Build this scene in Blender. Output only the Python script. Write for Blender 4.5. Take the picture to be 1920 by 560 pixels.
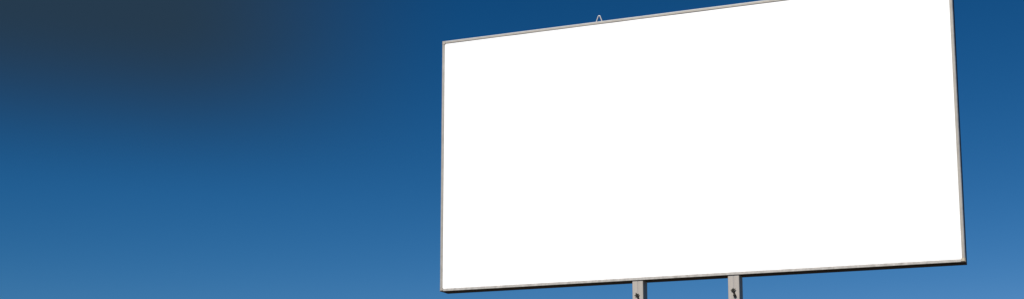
import bpy, bmesh, math, random
from mathutils import Matrix, Vector
R = math.radians
random.seed(7)
scene = bpy.context.scene
for o in list(bpy.data.objects):
    bpy.data.objects.remove(o)
COL = scene.collection

# ---------------------------------------------------------------- camera
EYE = 1.62                                  # eye height above the ground
PITCH, ROLL = 0.1595, 0.0016
cam_data = bpy.data.cameras.new('camera')
cam_data.sensor_width = 36.0
cam_data.lens = 2639.5 / 1920 * 36          # about 50 mm
cam_data.shift_y = (497 - 280) / 1920       # the photograph is the upper crop of a taller frame
cam_data.clip_end = 10000
camera = bpy.data.objects.new('camera', cam_data)
COL.objects.link(camera)
camera.matrix_world = (Matrix.Translation((0, 0, EYE)) @ Matrix.Rotation(R(90) + PITCH, 4, 'X')
                       @ Matrix.Rotation(ROLL, 4, 'Z'))
scene.camera = camera

# ---------------------------------------------------------------- where the board stands (camera-free metres)
YAW = 0.383                                 # the board is turned 22 degrees away from the viewer
W, H, DEPTH = 5.817, 3.0, 0.225              # board
BL = Vector((-0.8376, 16.1311, 2.2912 + EYE))   # its lower left front corner
U = Vector((math.cos(YAW), -math.sin(YAW), 0))
N = Vector((math.sin(YAW), math.cos(YAW), 0))   # backwards

# ---------------------------------------------------------------- sun and sky
SUN_EL, SUN_SIDE = R(42), R(12)             # high, a little left of the board's own axis
to_sun = (math.cos(SUN_EL) * (-N * math.cos(SUN_SIDE) - U * math.sin(SUN_SIDE))
          + Vector((0, 0, math.sin(SUN_EL))))
sun_data = bpy.data.lights.new('sun', 'SUN')
sun_data.energy = 4.8
sun_data.angle = R(0.53)
sun_data.color = (1.0, 0.955, 0.89)
sun = bpy.data.objects.new('sun', sun_data)
COL.objects.link(sun)
sun.rotation_euler = to_sun.to_track_quat('Z', 'Y').to_euler()
sun.location = (0, 0, 40)

world = bpy.data.worlds.new('World')
scene.world = world
world.use_nodes = True
nt = world.node_tree
nt.nodes.clear()
sky = nt.nodes.new('ShaderNodeTexSky')
sky.sky_type = 'NISHITA'
sky.sun_disc = False
sky.sun_elevation = SUN_EL
sky.sun_rotation = math.atan2(to_sun.x, to_sun.y)
sky.altitude = 2200
sky.air_density = 1.0
sky.dust_density = 0.0
sky.ozone_density = 3.0


EXPOSURE = 0.15
K = 2 ** -EXPOSURE
SKY_CURVE = ((0.165, 0.0135 * K, 2.55), (0.288, 0.103 * K, 1.36), (0.509, 0.277 * K, 1.27))
VIGNETTE = dict(right=(-0.256, -0.022), left=(-0.75, -1.1), low=(0.325, 0.198), high=(0.6, 0.95),
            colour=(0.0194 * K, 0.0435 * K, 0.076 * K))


def wnode(kind, **kw):
    n = nt.nodes.new(kind)
    for k, v in kw.items():
        setattr(n, k, v)
    return n


def wmath(op, a, b=None, c=None, clamp=False):
    n = wnode('ShaderNodeMath', operation=op, use_clamp=clamp)
    for i, v in enumerate((a, b, c)):
        if v is None:
            continue
        if isinstance(v, (int, float)):
            n.inputs[i].default_value = v
        else:
            nt.links.new(v, n.inputs[i])
    return n.outputs[0]


# a clear, strongly saturated blue: the same contrast curve over the whole dome
SKY_STRENGTH = 0.1
sep = wnode('ShaderNodeSeparateColor')
nt.links.new(sky.outputs[0], sep.inputs[0])
comb = wnode('ShaderNodeCombineColor')
chan = []
for i, (ref_in, ref_out, g) in enumerate(SKY_CURVE):
    v = wmath('MULTIPLY', sep.outputs[i], SKY_STRENGTH / ref_in)
    v = wmath('POWER', v, g)
    v = wmath('MULTIPLY', v, ref_out / SKY_STRENGTH)
    chan.append(v)
# near the horizon the red never catches up with the green: a pale blue, not a pink, rim
chan[0] = wmath('MINIMUM', chan[0], wmath('MULTIPLY', chan[1], 0.62))
for v, socket in zip(chan, comb.inputs):
    nt.links.new(v, socket)
# soft grey vignette darkening painted into the sky colour, high left of the board
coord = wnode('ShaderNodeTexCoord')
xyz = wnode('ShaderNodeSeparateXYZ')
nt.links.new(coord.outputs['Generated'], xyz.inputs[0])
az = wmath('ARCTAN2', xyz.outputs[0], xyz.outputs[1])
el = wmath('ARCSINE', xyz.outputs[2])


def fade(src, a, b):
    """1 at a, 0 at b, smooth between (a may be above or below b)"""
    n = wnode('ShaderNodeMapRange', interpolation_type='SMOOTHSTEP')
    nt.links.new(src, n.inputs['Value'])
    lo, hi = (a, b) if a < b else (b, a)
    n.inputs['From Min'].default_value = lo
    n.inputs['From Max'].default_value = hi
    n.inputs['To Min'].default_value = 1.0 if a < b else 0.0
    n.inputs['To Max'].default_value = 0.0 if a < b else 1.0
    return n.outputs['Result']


vignette = wmath('MULTIPLY', fade(az, *VIGNETTE['right']), fade(az, *VIGNETTE['left']))
vignette = wmath('MULTIPLY', vignette, wmath('MULTIPLY', fade(el, *VIGNETTE['low']), fade(el, *VIGNETTE['high'])))
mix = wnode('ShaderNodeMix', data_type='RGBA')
nt.links.new(vignette, mix.inputs['Factor'])
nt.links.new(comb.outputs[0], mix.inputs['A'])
mix.inputs['B'].default_value = [c / SKY_STRENGTH for c in VIGNETTE['colour']] + [1]
bg = nt.nodes.new('ShaderNodeBackground')
bg.inputs['Strength'].default_value = SKY_STRENGTH
out = nt.nodes.new('ShaderNodeOutputWorld')
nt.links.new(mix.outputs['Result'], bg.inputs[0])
nt.links.new(bg.outputs[0], out.inputs[0])
scene.view_settings.view_transform = 'Standard'
scene.view_settings.look = 'None'
scene.view_settings.exposure = EXPOSURE
scene.view_settings.gamma = 1.0


# ---------------------------------------------------------------- materials
def material(name):
    m = bpy.data.materials.new(name)
    m.use_nodes = True
    t = m.node_tree
    return m, t, t.nodes['Principled BSDF']


def noise(t, scale, detail=5, rough=0.6, stretch=(1, 1, 1)):
    c = t.nodes.new('ShaderNodeTexCoord')
    mp = t.nodes.new('ShaderNodeMapping')
    mp.inputs['Scale'].default_value = stretch
    n = t.nodes.new('ShaderNodeTexNoise')
    n.inputs['Scale'].default_value = scale
    n.inputs['Detail'].default_value = detail
    n.inputs['Roughness'].default_value = rough
    t.links.new(c.outputs['Object'], mp.inputs[0])
    t.links.new(mp.outputs[0], n.inputs['Vector'])
    return n


def ramp2(t, src, stops):
    r = t.nodes.new('ShaderNodeValToRGB')
    while len(r.color_ramp.elements) < len(stops):
        r.color_ramp.elements.new(0.5)
    for e, (p, c) in zip(r.color_ramp.elements, stops):
        e.position = p
        e.color = (*c, 1)
    t.links.new(src, r.inputs[0])
    return r


def bump(t, bsdf, src, strength, dist):
    b = t.nodes.new('ShaderNodeBump')
    b.inputs['Strength'].default_value = strength
    b.inputs['Distance'].default_value = dist
    t.links.new(src, b.inputs['Height'])
    t.links.new(b.outputs[0], bsdf.inputs['Normal'])


def galvanised(name, dark, light, scale, stretch=(1, 1, 1), rough=0.5, metal=0.25):
    m, t, b = material(name)
    n = noise(t, scale, 6, 0.65, stretch)
    r = ramp2(t, n.outputs[0], ((0.32, dark), (0.5, tuple((a + c) / 2 for a, c in zip(dark, light))), (0.7, light)))
    t.links.new(r.outputs[0], b.inputs['Base Color'])
    b.inputs['Metallic'].default_value = metal
    b.inputs['Roughness'].default_value = rough
    bump(t, b, n.outputs[0], 0.25, 0.002)
    return m


M_FRAME = galvanised('weathered_frame_paint', (0.265, 0.243, 0.21), (0.355, 0.330, 0.292), 9, (1, 1, 1), 0.55, 0.1)
M_LOWER = galvanised('galvanised_lower_rail', (0.28, 0.262, 0.235), (0.51, 0.485, 0.45), 14, (1, 1, 1), 0.45, 0.15)
M_CAP = galvanised('corner_cap_steel', (0.36, 0.315, 0.235), (0.46, 0.41, 0.315), 20, (1, 1, 1), 0.5, 0.1)
M_POST = galvanised('post_paint', (0.295, 0.268, 0.240), (0.385, 0.352, 0.318), 16, (1, 1, 0.18), 0.55, 0.05)
M_SEAM = galvanised('weld_metal', (0.33, 0.32, 0.335), (0.42, 0.41, 0.43), 30, (1, 1, 1), 0.5, 0.2)
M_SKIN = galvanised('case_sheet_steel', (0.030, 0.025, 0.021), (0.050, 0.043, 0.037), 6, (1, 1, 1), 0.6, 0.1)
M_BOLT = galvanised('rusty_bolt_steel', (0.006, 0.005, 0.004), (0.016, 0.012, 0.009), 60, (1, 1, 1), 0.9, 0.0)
M_WIRE = galvanised('old_tie_wire', (0.006, 0.006, 0.003), (0.022, 0.021, 0.010), 60, (1, 1, 1), 0.85, 0.0)
M_LIP = galvanised('galvanised_edge_sky_tint', (0.27, 0.28, 0.29), (0.38, 0.39, 0.40), 18, (1, 1, 1), 0.45, 0.2)
M_HOOK = galvanised('bare_steel_rod', (0.40, 0.39, 0.385), (0.50, 0.49, 0.48), 40, (1, 1, 1), 0.4, 0.2)

M_FACE, t, b = material('white_poster_vinyl')
n = noise(t, 1.3, 4, 0.5)
r = ramp2(t, n.outputs[0], ((0.3, (0.84, 0.84, 0.84)), (0.7, (0.87, 0.87, 0.87))))
t.links.new(r.outputs[0], b.inputs['Base Color'])
b.inputs['Roughness'].default_value = 0.65

M_SOIL, t, b = material('dry_ploughed_soil')
n = noise(t, 0.35, 10, 0.7)
r = ramp2(t, n.outputs[0], ((0.3, (0.035, 0.024, 0.014)), (0.55, (0.065, 0.045, 0.025)), (0.75, (0.09, 0.07, 0.04))))
t.links.new(r.outputs[0], b.inputs['Base Color'])
b.inputs['Roughness'].default_value = 0.95
n2 = noise(t, 6, 8, 0.7)
bump(t, b, n2.outputs[0], 0.6, 0.05)


# ---------------------------------------------------------------- mesh helpers
def link(name, bm, mat, parent=None, smooth=False):
    bmesh.ops.recalc_face_normals(bm, faces=bm.faces)
    me = bpy.data.meshes.new(name)
    bm.to_mesh(me)
    bm.free()
    me.materials.append(mat)
    if smooth:
        for p in me.polygons:
            p.use_smooth = True
    o = bpy.data.objects.new(name, me)
    COL.objects.link(o)
    o.parent = parent
    return o


def box(bm, x0, x1, y0, y1, z0, z1):
    v = [bm.verts.new((x, y, z)) for x in (x0, x1) for y in (y0, y1) for z in (z0, z1)]
    for f in ((0, 1, 3, 2), (4, 6, 7, 5), (0, 4, 5, 1), (2, 3, 7, 6), (0, 2, 6, 4), (1, 5, 7, 3)):
        bm.faces.new([v[i] for i in f])
    return v


def prism(bm, profile, place, a, b, cuts=1, wob=0.0):
    """sweep a closed 2-D profile from a to b; place(p, q, s) gives the 3-D point"""
    rings = []
    for k in range(cuts + 1):
        s = a + (b - a) * k / cuts
        w = random.uniform(-wob, wob) if 0 < k < cuts else 0
        rings.append([bm.verts.new(place(p, q + w, s)) for p, q in profile])
    n = len(profile)
    for r0, r1 in zip(rings, rings[1:]):
        for i in range(n):
            bm.faces.new((r0[i], r0[(i + 1) % n], r1[(i + 1) % n], r1[i]))
    bm.faces.new(rings[0])
    bm.faces.new(rings[-1])


def tube(bm, pts, rad, seg=10):
    pts = [Vector(p) for p in pts]
    rad = rad if isinstance(rad, (list, tuple)) else [rad] * len(pts)
    rings = []
    up = Vector((0, 1, 0.01))
    for i, p in enumerate(pts):
        d = (pts[min(i + 1, len(pts) - 1)] - pts[max(i - 1, 0)]).normalized()
        s = d.cross(up)
        if s.length < 0.1:
            s = d.cross(Vector((1, 0, 0)))
        s.normalize()
        q = s.cross(d)
        rings.append([bm.verts.new(p + (s * math.cos(k * 2 * math.pi / seg) + q * math.sin(k * 2 * math.pi / seg)) * rad[i])
                      for k in range(seg)])
    for r0, r1 in zip(rings, rings[1:]):
        for k in range(seg):
            bm.faces.new((r0[k], r0[(k + 1) % seg], r1[(k + 1) % seg], r1[k]))
    bm.faces.new(rings[0])
    bm.faces.new(rings[-1])


# ---------------------------------------------------------------- ground
bm = bmesh.new()
GR = [0, 6, 12, 18, 25, 40, 70, 130, 300, 800, 2500, 6000]
SEG = 48
prev = None
for rr in GR:
    if rr == 0:
        ring = [bm.verts.new((0, 16, 0))]
    else:
        hgt = 0 if rr <= 25 else 0.25 * math.log(rr / 25)
        ring = [bm.verts.new((rr * math.cos(k * 2 * math.pi / SEG), 16 + rr * math.sin(k * 2 * math.pi / SEG),
                              random.uniform(-hgt, hgt) * 0.4)) for k in range(SEG)]
    if prev:
        for k in range(SEG):
            if len(prev) == 1:
                bm.faces.new((prev[0], ring[k], ring[(k + 1) % SEG]))
            else:
                bm.faces.new((prev[k], ring[k], ring[(k + 1) % SEG], prev[(k + 1) % SEG]))
    prev = ring
ground = link('ground', bm, M_SOIL, smooth=True)
ground['kind'] = 'structure'

# ---------------------------------------------------------------- billboard (local x along the face, y backwards, z up)
Z0 = BL.z
board = bpy.data.objects.new('billboard', None)
COL.objects.link(board)
board.location = (BL.x, BL.y, 0)
board.rotation_euler = (0, 0, -YAW)
board['label'] = 'large blank white billboard in a thin grey metal frame on two posts'
board['category'] = 'billboard'

FW, FD, CH = 0.034, 0.014, 0.010           # rail width, rail depth, outer chamfer
CAP = 0.044
# profile: p from the outer edge inwards, q from the front backwards
LOWER_PROFILE = ((0.0, FD), (0.0, 0.003), (0.001, 0.001), (0.003, 0.0), (FW - 0.006, 0.0), (FW - 0.003, 0.003), (FW - 0.003, FD))
PROFILE = ((0.0, FD), (0.0, CH), (CH * 0.3, CH * 0.3), (CH, 0.0), (FW - 0.003, 0.0), (FW, 0.003), (FW, FD))
rails = (('rail', M_FRAME, lambda p, q, s: (s, q, Z0 + H - p), CAP + 0.001, W - CAP - 0.001, 24),
         ('rail', M_LOWER, lambda p, q, s: (s, q, Z0 + p), CAP + 0.001, W - CAP - 0.001, 24),
         ('rail', M_FRAME, lambda p, q, s: (p, q, Z0 + s), CAP + 0.001, H - CAP - 0.001, 12),
         ('rail', M_FRAME, lambda p, q, s: (W - p, q, Z0 + s), CAP + 0.001, H - CAP - 0.001, 12))
frame_bm = bmesh.new()
frame = None
# inner carrying frame behind the rails: the part that the rails and caps belong to
for x0, x1, z0, z1 in ((0.012, W - 0.012, 0.012, 0.05), (0.012, W - 0.012, H - 0.05, H - 0.012),
                       (0.012, 0.05, 0.051, H - 0.051), (W - 0.05, W - 0.012, 0.051, H - 0.051)):
    box(frame_bm, x0, x1, FD + 0.002, FD + 0.03, Z0 + z0, Z0 + z1)
frame = link('frame', frame_bm, M_SKIN, board)
for name, mat, place, a, b_, cuts in rails:
    bm = bmesh.new()
    prism(bm, LOWER_PROFILE if mat is M_LOWER else PROFILE, place, a, b_, cuts, 0.0012)
    # painted front; galvanised outer edge with the sky's bluish reflection put into its colour
    o = link(name, bm, mat, frame)
    o.data.materials.append(M_SKIN if mat is M_LOWER else M_LIP)  # lower rail: underside shade put in as the dark case colour
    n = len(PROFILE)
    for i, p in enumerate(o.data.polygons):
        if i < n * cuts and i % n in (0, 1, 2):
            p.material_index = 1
for cx, cz in ((0, 0), (1, 0), (0, 1), (1, 1)):
    bm = bmesh.new()
    sx = (lambda v: W - v) if cx else (lambda v: v)
    sz = (lambda v: Z0 + H - v) if cz else (lambda v: Z0 + v)
    # an L-shaped cap with a chamfered outer edge, 2 mm proud of the rails
    lo, c2 = -0.002, CH
    outer = ((0, 0), (CAP, 0), (CAP, FW + 0.002), (FW + 0.002, FW + 0.002), (FW + 0.002, CAP), (0, CAP))
    inset = ((c2, c2), (CAP, c2), (CAP, FW + 0.002), (FW + 0.002, FW + 0.002), (FW + 0.002, CAP), (c2, CAP))
    lay = [[bm.verts.new((sx(x), y, sz(z))) for x, z in pts] for pts, y in ((outer, FD), (outer, lo + c2), (inset, lo))]
    for l0, l1 in zip(lay, lay[1:]):
        for i in range(6):
            bm.faces.new((l0[i], l0[(i + 1) % 6], l1[(i + 1) % 6], l1[i]))
    bm.faces.new(lay[0])
    bm.faces.new(lay[-1])
    link('corner_cap', bm, M_CAP if (cx, cz) == (1, 0) else M_FRAME, frame)

# the white face, set 6 mm back inside the frame
bm = bmesh.new()
box(bm, FW - 0.012, W - FW + 0.012, 0.006, 0.012, Z0 + FW - 0.012, Z0 + H - FW + 0.012)
face = link('face_panel', bm, M_FACE, board)
face['label'] = 'blank white poster face'

# the sheet-steel case behind it
I = 0.002
case = None
bm = bmesh.new()
box(bm, I, W - I, DEPTH - 0.004, DEPTH, Z0 + I, Z0 + H - I)
case = link('case', bm, M_SKIN, board)
for x0, x1, z0, z1, nm in ((I, W - I, I, I + 0.004, 'bottom_sheet'), (I, W - I, H - I - 0.004, H - I, 'top_sheet'),
                           (I, I + 0.004, I + 0.005, H - I - 0.005, 'side_sheet'),
                           (W - I - 0.004, W - I, I + 0.005, H - I - 0.005, 'side_sheet')):
    bm = bmesh.new()
    box(bm, x0, x1, FD, DEPTH - 0.005, Z0 + z0, Z0 + z1)
    link(nm, bm, M_SKIN, case)

# hairpin lifting loop on the top edge
bm = bmesh.new()
hx, hw, hh, hr = 1.9545, 0.038, 0.084, 0.0068
pts = [(hx - hw, 0.045, Z0 + H - 0.02), (hx - hw, 0.045, Z0 + H)]
for k in range(11):
    a = math.pi * (1 - k / 10)
    pts.append((hx + 0.0135 * math.cos(a), 0.045, Z0 + H + hh - 0.0195 + 0.0135 * math.sin(a)))
pts += [(hx + hw, 0.045, Z0 + H), (hx + hw, 0.045, Z0 + H - 0.02)]
tube(bm, pts, hr, 12)
link('lifting_loop', bm, M_HOOK, board, True)


# two posts, each of two channels welded face to face, with a rusty bolt through the front
def channel(side, top):
    """a C channel with rounded outer corners, open towards the seam side = -1 left, +1 right"""
    bm = bmesh.new()
    w, d, th, rad = 0.0615, 0.166, 0.006, 0.007
    prof = []
    for cx, cy, a0 in ((w - rad, rad, -90), (w - rad, d - rad, 0)):
        for k in range(5):
            a = R(a0 + k * 22.5)
            prof.append((cx + rad * math.cos(a), cy + rad * math.sin(a)))
    prof = [(0.0035, 0.0015), (0.005, 0.0)] + prof + [(0.005, d), (0.0035, d - 0.0015), (0.0035, d - th), (w - th, d - th), (w - th, th), (0.0035, th)]
    prof = [(0.0, 0.003) if i == 0 else p for i, p in enumerate(prof)]
    prism(bm, [(p, q) for p, q in prof], lambda p, q, s: (side * p, q, s), -0.35, top, 1)
    return bm


POST_Y = 0.010
post_top = Z0 + I
posts = []
for i, px in enumerate((2.3825, 3.447)):
    post = bpy.data.objects.new('post', None)
    COL.objects.link(post)
    post.parent = board
    post.location = (px, POST_Y, 0)
    post['label'] = ('steel post under the middle of the board', 'steel post further right under the board')[i]
    for sd in (-1, 1):
        link('channel', channel(sd, post_top - 0.001), M_POST, post)
    bm = bmesh.new()
    box(bm, -0.0030, 0.0030, 0.0024, 0.0055, -0.35, post_top - 0.002)
    link('weld_seam', bm, M_SEAM, post)
    # a short dark cable end tied to a bolt, its loose strands sticking out above
    bx_, bz = ((-0.006, Z0 - 0.160), (-0.006, Z0 - 0.164))[i]
    bm = bmesh.new()
    tube(bm, [(bx_, 0.004, bz), (bx_, -0.010, bz), (bx_, -0.019, bz)], [0.012, 0.012, 0.009], 10)
    bolt = link('bolt', bm, M_BOLT, post, True)
    bm = bmesh.new()
    for a, ln in (((176, 0.025), (80, 0.026), (24, 0.032), (128, 0.016)), ((196, 0.028), (118, 0.026), (16, 0.026), (60, 0.012)))[1 - i]:
        a = R(a)
        ca, sa = math.cos(a), math.sin(a)
        tube(bm, [(bx_, -0.012, bz), (bx_ + ln * 0.55 * ca, -0.018, bz + ln * 0.55 * sa),
                  (bx_ + ln * ca, -0.014, bz + ln * sa)], [0.010, 0.0070, 0.0028], 8)
    link('loose_strand', bm, M_WIRE, bolt, True)
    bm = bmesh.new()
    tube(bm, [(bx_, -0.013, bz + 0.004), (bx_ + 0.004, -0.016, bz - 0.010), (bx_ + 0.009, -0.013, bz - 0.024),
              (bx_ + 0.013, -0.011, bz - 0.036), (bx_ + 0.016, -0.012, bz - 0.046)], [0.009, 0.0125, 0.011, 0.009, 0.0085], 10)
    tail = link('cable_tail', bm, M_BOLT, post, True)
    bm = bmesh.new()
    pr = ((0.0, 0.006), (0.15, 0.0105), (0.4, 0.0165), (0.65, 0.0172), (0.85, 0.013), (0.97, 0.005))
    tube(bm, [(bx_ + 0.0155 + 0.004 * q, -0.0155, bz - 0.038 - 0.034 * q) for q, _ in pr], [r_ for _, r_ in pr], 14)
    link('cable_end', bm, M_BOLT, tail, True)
